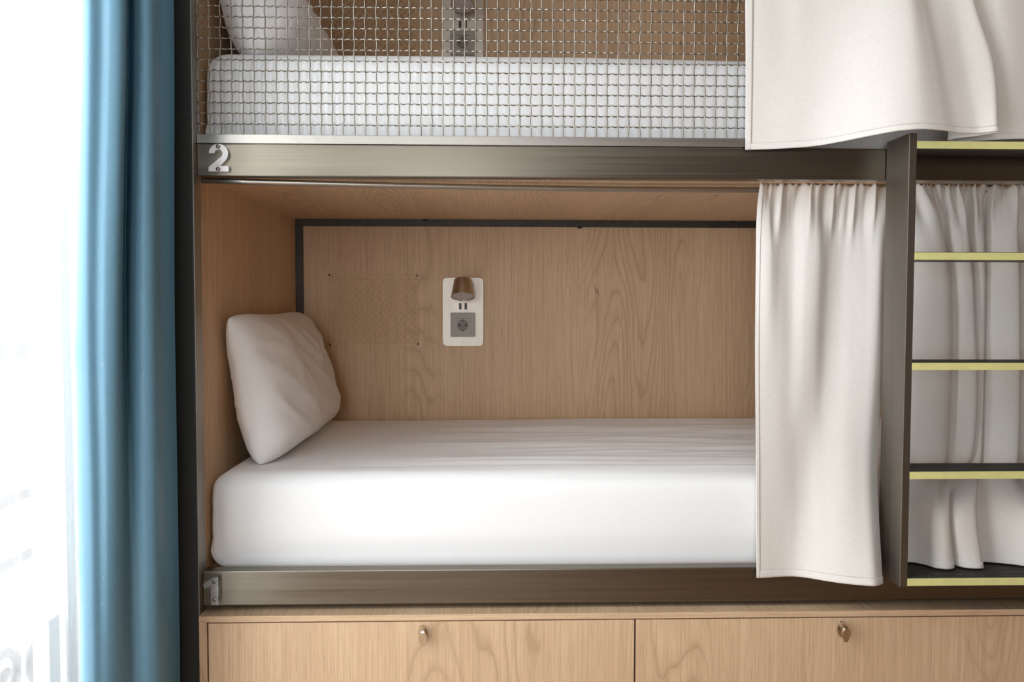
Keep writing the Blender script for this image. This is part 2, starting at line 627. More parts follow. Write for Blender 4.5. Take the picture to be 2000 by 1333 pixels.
# wrought-iron balcony railing outside
rail = thing('balcony_railing', (-1.06, 0.5, 0.0), 'wrought iron balcony railing with scrolls outside the window', 'railing')
for z in (0.15, 0.52, 0.66, 0.98):
    box('rail', (-1.075, -1.045, -1.7, 2.6, z, z + (0.04 if z > .9 else 0.022)), IRON, rail)
for k in range(7):
    y0 = -1.67 + k * 0.655
    box('post', (-1.072, -1.048, y0, y0 + .024, 0.0, 0.98), IRON, rail)
bm = bmesh.new()
for sgn in (1, -1):
    pts, rr = [], []
    for k in range(41):
        a = k / 40 * 2.6 * PI
        r = 0.088 * (1 - 0.30 * a / PI) if a < 2.6 * PI else 0.01
        r = 0.090 * math.exp(-0.24 * a)
        pts.append((0, sgn * (r * math.cos(a) + 0.0), -r * math.sin(a) * sgn - sgn * 0.0))
        rr.append(0.0135)
    pts = [(p[0], p[1] + sgn * 0.07, p[2]) for p in pts]
    add_tube(bm, pts, rr, 8)
me = bpy.data.meshes.new('scroll')
bm.to_mesh(me)
bm.free()
k = 0
y = -1.0285
while y < 2.5:
    link('scroll', me, IRON, rail, True, Vector((-1.06, y, 0.272)) - rail.location)
    y += 0.3275

# ================================================================ bunk bed
bunk = thing('bunk_bed', (0.4, 2.28, 0), 'built-in oak two storey bunk with brushed steel beams and dark corner post', 'bunk bed')
BX0, BX1, BYF, BYB = -0.612, 1.47, 1.80, 2.765
post = box('post', (-0.700, -0.6135, 1.780, 1.825, 0, 2.42), DARK, bunk, 0.003, label='dark painted corner post')
box('side_strip', (-0.6135, -0.6115, 1.781, 1.824, 0, 2.42), steel('post_strip', (0.40, 0.37, 0.33), 0.42, 'z', 0.1), post, label='thin brushed steel side of the post')
post2 = box('post', (BX1, BX1 + .087, 1.780, 1.825, 0, 2.42), DARK, bunk, 0.003)
LB = (0.451, 0.527)
UB = (1.371, 1.4385)
TB = (2.292, 2.36)
box('beam', (-0.6112, BX1, BYF, 1.832, *LB), STEEL, bunk, 0.0025)
box('beam', (-0.6112, BX1, BYF, 1.832, *UB), STEEL, bunk, 0.0025)
box('beam', (-0.6112, BX1, BYF, 1.832, *TB), STEEL, bunk, 0.0025)
# panels: side, back and ceiling of each berth
box('side_panel', (-0.637, -0.617, 1.825, BYB, 0.44, 1.376), OAKS, bunk)
box('side_panel', (-0.637, -0.617, 1.825, BYB, 1.392, 2.36), OAKS, bunk)
box('side_panel', (BX1, BX1 + .02, 1.825, BYB, 0.44, 1.376), OAKS, bunk)
box('side_panel', (BX1, BX1 + .02, 1.825, BYB, 1.392, 2.36), OAKS, bunk)
box('back_panel', (-0.617, BX1, 2.745, BYB, 0.44, 1.376), OAK, bunk)
box('back_panel', (-0.617, BX1, 2.745, BYB, 1.392, 2.36), OAK2, bunk)
box('berth_board', (-0.637, BX1 + .02, 1.833, BYB, 1.376, 1.392), OAKY, bunk)
box('berth_board', (-0.617, BX1, 1.833, 2.745, 0.497, 0.515), OAKY, bunk)
box('berth_board', (-0.617, BX1, 1.833, 2.745, 1.410, 1.432), OAKY, bunk)
box('berth_board', (-0.637, BX1 + .02, 1.833, BYB, 2.36, 2.376), OAKY, bunk)
for x in (-0.4, 0.1, 0.6, 1.1):
    box('support_slat', (x, x + .05, 1.84, 2.74, 1.392, 1.410), STRIP, bunk)
    box('support_slat', (x, x + .05, 1.84, 2.74, 0.46, 0.497), STRIP, bunk)
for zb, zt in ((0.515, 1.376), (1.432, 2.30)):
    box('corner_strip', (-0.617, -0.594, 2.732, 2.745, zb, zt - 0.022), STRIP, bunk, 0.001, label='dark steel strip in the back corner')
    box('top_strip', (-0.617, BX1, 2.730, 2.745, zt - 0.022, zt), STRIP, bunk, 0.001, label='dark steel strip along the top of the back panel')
for x in (-0.20, 0.30, 0.80):
    bm = bmesh.new()
    bmesh.ops.create_uvsphere(bm, u_segments=10, v_segments=6, radius=0.009)
    bmesh.ops.scale(bm, vec=(1, 0.5, 0.45), verts=bm.verts)
    bmesh.ops.translate(bm, vec=(x, 2.7295, 1.3545 + (0.021 if x != 0.30 else 0) - 0.002), verts=bm.verts)
    finish('bolt_head', bm, DARK, bunk, True)
# curved curtain rail under the upper beam
rp = [(-0.606, 1.812), (-0.50, 1.829), (-0.388, 1.843), (-0.27, 1.859), (-0.17, 1.8715), (-0.05, 1.885), (0.056, 1.894), (0.18, 1.903),
      (0.288, 1.908), (0.45, 1.910), (0.61, 1.908), (0.9, 1.906), (1.2, 1.906), (1.468, 1.906)]
tube('curtain_rail', [(x, y, 1.363) for x, y in rp], 0.0064, STEEL_L, bunk, 10, label='thin bent steel curtain rail under the upper beam')
for x in (0.75, 1.15):
    box('rail_hanger', (x - .004, x + .004, 1.902, 1.910, 1.3685, 1.377), STEEL_L, bunk)
tube('curtain_rail', [(x, 1.770, 2.275) for x in (0.50, 0.8, 1.1, 1.468)], 0.0064, STEEL_L, bunk, 10)
for x in (0.502, 1.0, 1.46):
    box('rail_hanger', (x - .005, x + .005, 1.765, 1.803, 2.28, 2.296), STEEL_L, bunk)

# ================================================================ wire guard of the upper berth
guard = thing('wire_guard', (-0.03, 1.81, 1.4385), 'crimped steel wire mesh guard along the upper berth', 'guard')
GX1 = 0.64
box('bottom_rail', (-0.611, GX1, 1.8005, 1.818, 1.4395, 1.4585), STEEL_L, guard, 0.0012, label='flat steel rail under the mesh')
box('top_rail', (-0.611, GX1, 1.8005, 1.818, 2.06, 2.08), STEEL_L, guard, 0.0012)
box('end_rail', (GX1 - .012, GX1, 1.8005, 1.818, 1.4585, 2.06), STEEL_L, guard, 0.0012)
PX, PZ = 0.02337, 0.02235
bm = bmesh.new()
n = 53 * 14
pts = []
for i in range(n + 1):
    s = i / 14.0
    ph = 2 * PI * s * 1.5
    pts.append((s * PX, 0.0013 * math.cos(ph), 0.00085 * math.sin(ph)))
add_tube(bm, pts, 0.00150, 5)
me_h = bpy.data.meshes.new('horizontal_wire')
bm.to_mesh(me_h)
bm.free()
bm = bmesh.new()
pts = []
n = 26 * 8
for i in range(n + 1):
    s = i / 8.0
    ph = PI * s
    pts.append((0.00075 * math.sin(ph), -0.0013 * math.cos(ph), s * PZ))
add_tube(bm, pts, 0.00150, 5)
me_v = bpy.data.meshes.new('upright_wire')
bm.to_mesh(me_v)
bm.free()
for k in range(26):
    z = 1.4815 + k * PZ
    if z > 2.055:
        break
    link('horizontal_wire', me_h, WIRE, guard, True, Vector((-0.6112, 1.809, z)) - guard.location)
for k in range(53):
    x = -0.6085 + k * PX
    o = link('upright_wire', me_v, WIRE, guard, True, Vector((x, 1.809, 1.4815 - PZ * 1.03)) - guard.location)
    if k % 2:
        o.rotation_euler = (0, 0, PI)

# ================================================================ storage cabinet under the bunk
cab = thing('storage_cabinet', (0.4, 2.2, 0), 'low oak drawer cabinet under the lower berth', 'cabinet')
top = box('cabinet_top', (-0.610, BX1 - .002, 1.772, 2.74, 0.4265, 0.4395), OAKY, cab)
box('edge_band', (-0.610, BX1 - .002, 1.770, 1.772, 0.4265, 0.4395), OAKX, top)
box('side_board', (-0.610, -0.5935, 1.771, 2.74, 0.0, 0.4265), OAKS, cab)
box('side_board', (1.452, BX1 - .002, 1.771, 2.74, 0.0, 0.4265), OAKS, cab)
box('back_board', (-0.5935, 1.452, 2.72, 2.74, 0.0, 0.4265), OAKS, cab)
box('plinth', (-0.5935, 1.452, 1.80, 1.82, 0.0, 0.05), OAKX, cab)
box('divider', (0.312, 0.326, 1.79, 2.72, 0.0, 0.4265), DARK, cab)
for i, (x0, x1, xk, mat) in enumerate(((-0.5905, 0.3172, -0.137, OAK2), (0.3208, 1.449, 0.768, OAK3))):
    dr = box('drawer_front', (x0, x1, 1.771, 1.790, 0.052, 0.4235), mat, cab, 0.0008)
    zk = 0.3995
    a = 0.0 if i == 0 else -0.06
    bm = bmesh.new()
    bmesh.ops.create_cone(bm, cap_ends=True, segments=20, radius1=0.0095, radius2=0.0085, depth=0.004,
                          matrix=Matrix.Translation((xk - .001, 1.769, zk)) @ Matrix.Rotation(PI / 2, 4, 'X'))
    for v in bm.verts:
        v.co.z = zk + (v.co.z - zk) * 1.9
    finish('lock_plate', bm, NICKEL, dr, label='oval nickel lock plate')
    bm = bmesh.new()
    add_tube(bm, [(xk - .001, 1.768, zk + .010), (xk - .001, 1.750, zk + .010)], 0.006, 12)
    oct_ = [(-.0038, .013), (.0045, .013), (.0092, .006), (.0092, -.0025), (.005, -.0105), (.004, -.017), (-.0035, -.017), (-.0045, -.0105), (-.0085, -.0025), (-.0085, .006)]
    oct_ = [(xk + .0012 + x * math.cos(a) - z * math.sin(a), zk - .003 + x * math.sin(a) + z * math.cos(a)) for x, z in oct_]
    add_prism(bm, oct_, 1.7455, 1.7505)
    bmesh.ops.bevel(bm, geom=[e for e in bm.edges if all(v.co.y < 1.748 for v in e.verts)], offset=0.0009, segments=2, affect='EDGES')
    finish('thumb_turn', bm, NICKEL, dr, label='small octagonal nickel thumb turn')

# ================================================================ mattresses
def mattress_mesh():
    L, W, T, r = 2.058, 0.895, 0.2135, 0.042
    bm = bmesh.new()
    nx, ny, nz = 170, 96, 14
    hx, hy, hz = L / 2, W / 2, T / 2

    def pos(a, b_, c_):
        p = Vector((a * hx, b_ * hy, c_ * hz))
        q = Vector((max(-hx + r, min(hx - r, p.x)), max(-hy + r, min(hy - r, p.y)), max(-hz + r, min(hz - r, p.z))))
        d = p - q
        if d.length > 1e-9:
            p = q + d.normalized() * r
        X, Y = p.x, p.y
        wtop = max(0, min(1, (c_ - 0.6) / 0.4)) if c_ > 0 else 0
        if wtop:
            e = max(0, min(1, (hy - abs(Y)) / 0.07))
            fade = max(0, min(1, (X + hx - 0.20 - 0.25 * (Y + hy)) / 0.5))
            rid = 0
            for k, (fy, amp, sx) in enumerate(((19, .0085, 0.8), (43, .0034, 1.3), (8, .0050, 0.5))):
                nn = noise.noise((X * sx + k * 7.1, Y * fy * 0.55 + 0.5 * noise.noise((X * 0.9, Y * 2, k)), 3.1 * k))
                rid += amp * (1 - 2 * abs(nn)) * 1.15
            p.z += wtop * e * fade * (rid - 0.007)
            front = math.exp(-((Y + hy - 0.085) / 0.022) ** 2)
            p.z += -0.011 * front * fade * (0.8 + 0.4 * noise.noise((X * 2, 3, 3)))
            front2 = math.exp(-((Y + hy - 0.115) / 0.018) ** 2)
            p.z += 0.004 * front2 * fade
        if b_ < -0.99:
            p.y += 0.004 * noise.noise((X * 2.1, p.z * 9, 8)) - 0.006 * (1 - c_ * c_)
        if abs(a) > 0.99:
            p.x += (-1 if a < 0 else 1) * 0.005 * (1 - c_ * c_)
            p.x += 0.002 * noise.noise((Y * 9, p.z * 25, 2))
        return p
    cache = {}

    def V(i, j, k):
        key = (i, j, k)
        if key not in cache:
            cache[key] = bm.verts.new(pos(xs[i], ys[j], zs[k]))
        return cache[key]

    def axis(n, h):                       # extra rows inside the rounding radius
        inner = [(-1 + r / h) + (2 - 2 * r / h) * i / n for i in range(n + 1)]
        edge = [-1 + (r / h) * t for t in (0, .09, .27, .5, .75)]
        return edge + inner + [-e for e in edge[::-1]]
    xs, ys, zs = axis(nx, hx), axis(ny, hy), axis(6, hz)
    nx, ny, nz = len(xs) - 1, len(ys) - 1, len(zs) - 1
    for k in (0, nz):
        for i in range(nx):
            for j in range(ny):
                bm.faces.new((V(i, j, k), V(i + 1, j, k), V(i + 1, j + 1, k), V(i, j + 1, k)))
    for j in (0, ny):
        for i in range(nx):
            for k in range(nz):
                bm.faces.new((V(i, j, k), V(i + 1, j, k), V(i + 1, j, k + 1), V(i, j, k + 1)))
    for i in (0, nx):
        for j in range(ny):
            for k in range(nz):
                bm.faces.new((V(i, j, k), V(i, j + 1, k), V(i, j + 1, k + 1), V(i, j, k + 1)))
    for v in bm.verts:                     # tighter lower edge
        if v.co.z < -hz + r:
            v.co.y += (-hy + 0.004 - v.co.y) * 0.75 if v.co.y < -hy + r and v.co.z < -hz + r else 0
    bmesh.ops.translate(bm, verts=bm.verts, vec=(0, 0, hz))
    bmesh.ops.recalc_face_normals(bm, faces=bm.faces)
    me = bpy.data.meshes.new('mattress')
    bm.to_mesh(me)
    bm.free()
    return me


mm = mattress_mesh()
o = link('mattress', mm, SHEET, None, True, (0.4215, 2.2875, 0.5155))
tag(o, 'mattress in a creased white fitted sheet on the lower berth', 'mattress', 'mattresses of the bunk')
o2 = o.copy()
COL.objects.link(o2)
o2.location = (0.4215, 2.2875, 1.4325)
tag(o2, 'mattress in a white fitted sheet on the upper berth, behind wire mesh', 'mattress', 'mattresses of the bunk')


# ================================================================ pillows
def pillow_mesh(name, L, Wd, T, seed, sag=0.25):
    bm = bmesh.new()
    nu, nv = 64, 44

    def P(u, v, s):
        au, av = abs(u), abs(v)
        k = 1 - 0.055 * (au * av) ** 6                      # rounded corners
        x = L / 2 * u * k * (1 - 0.030 * (1 - v * v) * au ** 3)
        y = Wd / 2 * v * k * (1 - 0.030 * (1 - u * u) * av ** 3)
        prof = max(0, (1 - au ** 5)) ** 0.5 * max(0, (1 - av ** 3.6)) ** 0.5
        t = T / 2 * prof * (1 - sag * v) * (1.25 if s > 0 else 0.75)
        n1 = noise.noise((u * 2.2 + seed, v * 2.0, s * 3.0))
        q = 1 - 2 * abs(noise.noise((u * 2.4 + v * 1.9 + seed * 2, v * 1.0 - u * 0.8, s * 7)))
        q2 = 1 - 2 * abs(noise.noise((u * 5.5 + v * 4.2 + seed, v * 2.0 - u * 1.6, s * 3 + 9)))
        fold = max(0, q) ** 3
        t += (0.007 * n1 + 0.009 * fold + 0.003 * max(0, q2) ** 3) * min(1, prof * prof * 1.3) * (1 if s > 0 else 0.35)
        return Vector((x, y + 0.004 * noise.noise((u * 2.0, seed, 1)) * av, s * t + 0.006 * noise.noise((u * 2, v * 2, seed)) * max(au, av) ** 4))
    top = [[None] * (nv + 1) for _ in range(nu + 1)]
    bot = [[None] * (nv + 1) for _ in range(nu + 1)]
    eu = lambda i: math.sin((i / nu - 0.5) * PI * 0.98) / math.sin(0.5 * PI * 0.98)
    ev = lambda j: math.sin((j / nv - 0.5) * PI * 0.98) / math.sin(0.5 * PI * 0.98)
    for i in range(nu + 1):
        for j in range(nv + 1):
            edge = i in (0, nu) or j in (0, nv)
            top[i][j] = bm.verts.new(P(eu(i), ev(j), 1))
            bot[i][j] = top[i][j] if edge else bm.verts.new(P(eu(i), ev(j), -1))
    for g in (top, bot):
        for i in range(nu):
            for j in range(nv):
                bm.faces.new((g[i][j], g[i + 1][j], g[i + 1][j + 1], g[i][j + 1]))
    bmesh.ops.recalc_face_normals(bm, faces=bm.faces)
    me = bpy.data.meshes.new(name)
    bm.to_mesh(me)
    bm.free()
    return me


def place_pillow(me, centre, lean, yaw, label, rest):
    o = link('pillow', me, PILLOWC, None, True)
    # local x -> along the bed depth, local y -> up the side panel, local z -> towards the foot of the bed
    B = Matrix(((0, 0, 1), (1, 0, 0), (0, 1, 0))).to_4x4()
    o.matrix_world = Matrix.Translation(centre) @ Matrix.Rotation(math.radians(yaw), 4, 'Z') @ Matrix.Rotation(-math.radians(lean), 4, 'Y') @ B
    inv = o.matrix_world.inverted()
    for v in me.vertices:                  # pressed flat where it rests on the side panel
        p = o.matrix_world @ v.co
        if p.x < -0.6158:
            p.x = -0.6158
            v.co = inv @ p
    zmin = min((o.matrix_world @ v.co).z for v in me.vertices)
    o.location.z += rest - 0.004 - zmin
    tag(o, label, 'pillow', 'white pillows')
    return o


place_pillow(pillow_mesh('pillow', 0.78, 0.365, 0.135, 1.3), (-0.558, 2.312, 0.895), 12, 0,
             'white pillow leaning on the side panel of the lower berth', 0.729)
place_pillow(pillow_mesh('pillow', 0.70, 0.44, 0.15, 4.1, 0.6), (-0.562, 2.19, 1.815), 19, 0,
             'white pillow propped in the upper berth behind the wire mesh', 1.646)

# ================================================================ reading light panels
def reading_light(z0, label):
    t = thing('reading_light', (-0.078, 2.745, z0), label, 'reading light', 'reading light panels on the back wall')
    dz = z0 - 0.9665
    bm = bmesh.new()
    add_prism(bm, rrect(-0.1440, -0.0123, 0.9665 + dz, 1.1884 + dz, 0.013), 2.738, 2.745)
    bmesh.ops.bevel(bm, geom=[e for e in bm.edges if all(v.co.y < 2.739 for v in e.verts)], offset=0.0015, segments=2, affect='EDGES')
    o = finish('wall_plate', bm, PLATE, t)
    auto_smooth(o, 30)
    # tilted cone shade
    a = math.radians(20)
    ax = Vector((0, math.sin(a), math.cos(a)))
    sd = Vector((1, 0, 0))
    fr = ax.cross(sd)
    c0 = Vector((-0.0772, 2.738 - 0.080, 1.1262 + dz))
    prof = [(0.0, 0.0356), (0.0, 0.0374), (0.0555, 0.0280), (0.0568, 0.0267), (0.057, 0.0)]
    N = 48
    bm = bmesh.new()
    rings = []
    for h, r in prof:
        rings.append([bm.verts.new((0, 0, h))] if r == 0 else
                     [bm.verts.new((r * math.cos(2 * PI * k / N), r * math.sin(2 * PI * k / N), h)) for k in range(N)])
    for A_, B_ in zip(rings, rings[1:]):
        for k in range(N):
            if len(B_) == 1:
                bm.faces.new((A_[k], A_[(k + 1) % N], B_[0]))
            else:
                bm.faces.new((A_[k], A_[(k + 1) % N], B_[(k + 1) % N], B_[k]))
    bmesh.ops.recalc_face_normals(bm, faces=bm.faces)
    me = bpy.data.meshes.new('lamp_shade')
    bm.to_mesh(me)
    bm.free()
    sh = link('lamp_shade', me, LAMP, t, True, c0 - t.location)
    sh.rotation_euler = (-a, 0, 0)
    auto_smooth(sh, 40)
    bm = bmesh.new()
    cv = bm.verts.new((0, 0, 0.001))
    rg = [bm.verts.new((0.0357 * math.cos(2 * PI * k / N), 0.0357 * math.sin(2 * PI * k / N), 0.0015)) for k in range(N)]
    for k in range(N):
        bm.faces.new((cv, rg[(k + 1) % N], rg[k]))
    me = bpy.data.meshes.new('lens')
    bm.to_mesh(me)
    bm.free()
    o = link('lens', me, DIFF, sh)
    o['label'] = 'frosted lens under the lamp shade'
    m_ = c0 + ax * 0.034
    tube('lamp_arm', [m_ + Vector((0, 0.02, 0)), Vector((m_.x, 2.740, m_.z))], 0.007, LAMP, t)
    for x0 in (-0.0915, -0.0735):
        box('usb_port', (x0, x0 + .0082, 2.7372, 2.7395, 1.0853 + dz, 1.1062 + dz), BLACKP, t, label='black usb socket')
    # socket
    bm = bmesh.new()
    add_prism(bm, rrect(-0.1185, -0.0392, 0.9968 + dz, 1.0752 + dz, 0.0015, 2), 2.727, 2.738)
    bmesh.ops.bevel(bm, geom=[e for e in bm.edges if all(v.co.y < 2.7275 for v in e.verts)], offset=0.0015, segments=2, affect='EDGES')
    s = finish('socket', bm, GREYP, t, label='grey plastic power socket')
    cx, cz = -0.0790, 1.0345 + dz
    bm = bmesh.new()                                   # insert with a round recess
    sq = []
    for k in range(32):
        an = 2 * PI * k / 32
        c_, s_ = math.cos(an), math.sin(an)
        f = 1 / max(abs(c_), abs(s_))
        sq.append((cx + 0.0255 * f * c_, cz + 0.0255 * f * s_))
    ci = [(cx + 0.0185 * math.cos(2 * PI * k / 32), cz + 0.0185 * math.sin(2 * PI * k / 32)) for k in range(32)]
    va = [bm.verts.new((x, 2.7255, z)) for x, z in sq]
    vb = [bm.verts.new((x, 2.7255, z)) for x, z in ci]
    v0 = [bm.verts.new((x, 2.7272, z)) for x, z in sq]
    for k in range(32):
        k2 = (k + 1) % 32
        bm.faces.new((va[k], va[k2], vb[k2], vb[k]))
        bm.faces.new((v0[k], v0[k2], va[k2], va[k]))
    finish('insert', bm, GREYP, s)
    bm = bmesh.new()
    add_tube(bm, [(cx, 2.7268, cz), (cx, 2.7258, cz)], 0.0185, 32)
    finish('well', bm, plain('socket_well', (0.20, 0.18, 0.155), 0.5), s)
    for dx in (-0.0095, 0.0095):
        tube('pin_hole', [(cx + dx, 2.7262, cz), (cx + dx, 2.7250, cz)], 0.0027, BLACKP, s)
    for zz in (-0.0165, 0.0165):
        box('earth_clip', (cx - .003, cx + .003, 2.7245, 2.727, cz + zz - .002, cz + zz + .002), STRIP, s)
    box('cover_hinge', (cx - .0205, cx + .0205, 2.7246, 2.7256, cz + .0215, cz + .0225), BLACKP, s)
    return t


reading_light(0.9665, 'silver plate with cone reading lamp and grey socket in the lower berth')
reading_light(0.9665 + 0.904, 'silver plate with cone reading lamp and grey socket behind the wire mesh')


# ================================================================ net pockets
def net_meshes(W, Hh):
    nx, nz = 25, 20
    px, pz = W / nx, Hh / nz
    ms = []
    for sgn in (1, -1):
        bm = bmesh.new()
        pts = []
        for k in range(nz * 4 + 1):
            f = k / 4.0
            tri = abs(((f * 0.5) % 1) * 2 - 1)
            x = (tri - 0.5) * sgn * px
            pts.append((x + 0.0012 * math.sin(f * 3.1), -0.006 - 0.0016 * math.cos(PI * f) * sgn - 0.004 * math.sin(PI * f / nz), f * pz))
        add_tube(bm, pts, 0.00125, 5)
        me = bpy.data.meshes.new('cord')
        bm.to_mesh(me)
        bm.free()
        ms.append(me)
    return ms, nx, px


def net_pocket(z0, label):
    W, Hh = 0.2807, 0.2242
    t = thing('net_pocket', (-0.368, 2.745, z0), label, 'net pocket', 'net pockets on the back wall')
    x0 = -0.5084
    ms, nx, px = net_meshes(W, Hh)
    for k in range(nx):
        o = link('cord', ms[k % 2], CORD, t, True, Vector((x0 + (k + 0.5) * px, 2.745, z0)) - t.location)
    d = 0.0022
    y = 2.7415
    bm = bmesh.new()
    for a, c in (((x0, z0), (x0 + W, z0 + .002)), ((x0 + W, z0 + .002), (x0 + W - .002, z0 + Hh - .003)),
                 ((x0 + W - .002, z0 + Hh - .003), (x0, z0 + Hh)), ((x0, z0 + Hh), (x0, z0))):
        pts = []
        for i in range(21):
            f = i / 20
            pts.append((a[0] + (c[0] - a[0]) * f, y - 0.003 * math.sin(PI * f), a[1] + (c[1] - a[1]) * f - 0.003 * math.sin(PI * f) * (abs(c[0] - a[0]) > .1)))
        add_tube(bm, pts, 0.0017, 6)
    finish('border_cord', bm, CORD, t, True)
    for cx_, cz_ in ((x0 - .002, z0 - .001), (x0 + W + .002, z0 + .001), (x0 + W, z0 + Hh), (x0 - .002, z0 + Hh + .001)):
        tube('hook', [(cx_, 2.746, cz_), (cx_, 2.737, cz_)], 0.0028, STRIP, t)
    return t


net_pocket(0.9714, 'tan diamond net pocket on the back wall of the lower berth')
net_pocket(0.9714 + 0.904, 'tan diamond net pocket in the upper berth behind the wire mesh')


# ================================================================ clear numerals on the beams
def numeral_two(cx, cz, s=1.0):
    hw = 0.0062
    cy0 = 0.0115
    R = 0.0155
    outer, inner = [], []
    for k in range(19):
        a = math.radians(178 - (178 + 42) * k / 18)
        outer.append(((R + hw) * math.cos(a), cy0 + (R + hw) * math.sin(a)))
        inner.append(((R - hw) * math.cos(a), cy0 + (R - hw) * math.sin(a)))
    poly = outer + [(0.004, -0.0165), (0.0225, -0.0165), (0.0225, -0.029), (-0.0225, -0.029), (-0.0225, -0.0195)] + inner[::-1]
    return [(cx + x * s, cz + z * s) for x, z in poly]


sg = thing('number_sign', (-0.5635, BYF, 1.377), 'clear acrylic numeral 2 at the left end of the upper beam', 'number sign', 'numerals on the beams')
bm = bmesh.new()
add_prism(bm, numeral_two(-0.5625, 1.4055, 0.92), 1.790, 1.7995)
finish('numeral', bm, ACRYL, sg)
for x, z in ((-0.5625, 1.4305), (-0.563, 1.3835)):
    tube('screw', [(x, 1.7995, z), (x, 1.7865, z)], 0.0042, STEEL_L, sg, 14)
sg = thing('number_sign', (-0.590, BYF, 0.457), 'clear acrylic numeral 1 at the left end of the lower beam', 'number sign', 'numerals on the beams')
bm = bmesh.new()
p1 = [(.001, -.0295), (.001, .0105), (-.013, .0075), (-.0155, .0155), (.000, .0255), (.004, .0300), (.0165, .0300), (.0165, -.0295)]
add_prism(bm, [(-0.590 + x, 0.4875 + z) for x, z in p1], 1.786, 1.7995)
finish('numeral', bm, ACRYL2, sg)
for x, z in ((-0.5815, 0.508), (-0.5815, 0.4695)):
    tube('screw', [(x, 1.7995, z), (x, 1.785, z)], 0.0038, STEEL_L, sg, 14)

# ================================================================ ladder
lad = thing('bunk_ladder', (1.07, 1.75, 0.515), 'dark steel bunk ladder with yellow-green nosed black treads', 'ladder')
LX0, LX1 = 0.8585, 1.27
for x in (LX0, LX1 - .0165):
    box('stile', (x, x + .0165, 1.70, 1.797, 0.514, 1.4515), STEEL_V, lad, 0.0016, 2)
bm = bmesh.new()
for z in (1.4362, 1.2110, 0.9835, 0.7567, 0.5323):
    pass
bm.free()
for zt in (1.4362, 1.2100, 0.9832, 0.7567, 0.5323):
    tr_ = box('tread', (LX0 + .0167, LX1 - .0167, 1.7035, 1.792, zt - .0155, zt), TREAD, lad, 0.0005)
    box('nosing', (LX0 + .0167, LX1 - .0167, 1.699, 1.7035, zt - .0155, zt - .0005), NOSE, tr_, 0.0006, label='yellow-green front nosing')
    bm = bmesh.new()
    for k in range(9):
        y = 1.709 + k * 0.009
        add_box(bm, LX0 + .02, LX1 - .02, y, y + .004, zt, zt + .0011)
    finish('grip_rib', bm, TREAD, tr_)

# ================================================================ cream bed curtains
HEMC = cloth('cream_hem_cloth', (0.86, 0.825, 0.78), 0.12, 900, 0.9, 0.05, (0.70, 0.60, 0.47))
THREAD = plain('cream_thread', (0.52, 0.45, 0.37), 0.9)


def offs(xa, xb, base, mm_):
    n = len(mm_) - 1
    return [(xa + (xb - xa) * i / n, base - m_ * 0.001) for i, m_ in enumerate(mm_)]


# lower berth, left of the ladder
c1 = Drape([
    (1.374, offs(0.612, 0.925, 1.890, [0] * 12)),
    (1.330, offs(0.608, 0.920, 1.886, [0, 4, 0, -2, 4, 2, -2, 0, 0, 4, 6, 0])),
    (1.24, offs(0.602, 0.906, 1.870, [0, 11, 2, -2, 8, 10, -2, -3, 2, 8, 15, 0])),
    (1.00, offs(0.592, 0.884, 1.838, [0, 5, 4, 1, 5, 3, -6, -5, 3, 10, 14, 2])),
    (0.75, offs(0.588, 0.857, 1.808, [2, 2, 0, -3, -6, -6, 0, 8, 15, 18, 17, 4])),
    (0.508, offs(0.586, 0.842, 1.786, [0, -3, -7, -9, -5, 7, 24, 38, 48, 56, 60, 46])),
], 220, 130, gather=(0.0085, 0.040, 12), wob=0.004, seed=3.3)
t = thing('bed_curtain', (0.73, 1.84, 0.508), 'gathered cream curtain hanging open on the left of the ladder, lower berth', 'curtain', 'cream bed curtains')
c1.mesh('cloth', CREAM, t, thick=0.0014)
c1.mesh('hem', HEMC, t, v0=0.982, v1=1.0, nv=4, off=0.0010, thick=0.0016)
c1.mesh('side_seam', HEMC, t, u0=0, u1=0.035, nu=6, off=0.0010, thick=0.0016)
c1.stitches('stitching', THREAD, t, 0.0, 1.0, 0.981, 60, 0.0012)

# lower berth, behind the ladder
A = [(.932, 1.888), (.948, 1.888), (.965, 1.888), (.995, 1.888), (1.02, 1.888), (1.04, 1.888), (1.06, 1.888), (1.08, 1.888), (1.10, 1.888), (1.12, 1.888),
     (1.14, 1.888), (1.16, 1.888), (1.19, 1.888), (1.215, 1.888), (1.25, 1.888), (1.31, 1.888), (1.38, 1.888), (1.455, 1.888)]
B = [(.912, 1.872), (.948, 1.850), (1.0, 1.842), (1.037, 1.848), (1.043, 1.885), (1.047, 1.855), (1.083, 1.842), (1.090, 1.886), (1.094, 1.852), (1.113, 1.848),
     (1.118, 1.900), (1.124, 1.850), (1.175, 1.828), (1.193, 1.872), (1.205, 1.850), (1.27, 1.862), (1.35, 1.842), (1.45, 1.862)]
Cc = [(.902, 1.850), (.935, 1.822), (.985, 1.812), (1.020, 1.820), (1.026, 1.86), (1.032, 1.825), (1.072, 1.812), (1.079, 1.862), (1.084, 1.828), (1.100, 1.824),
      (1.106, 1.88), (1.112, 1.822), (1.170, 1.808), (1.190, 1.85), (1.205, 1.828), (1.27, 1.838), (1.35, 1.822), (1.45, 1.84)]
D = [(.905, 1.812), (.932, 1.812), (.952, 1.790), (.968, 1.772), (.985, 1.768), (1.002, 1.775), (1.010, 1.815), (1.018, 1.780), (1.040, 1.770), (1.062, 1.776),
     (1.072, 1.815), (1.085, 1.822), (1.14, 1.790), (1.185, 1.775), (1.22, 1.80), (1.27, 1.812), (1.35, 1.80), (1.45, 1.815)]
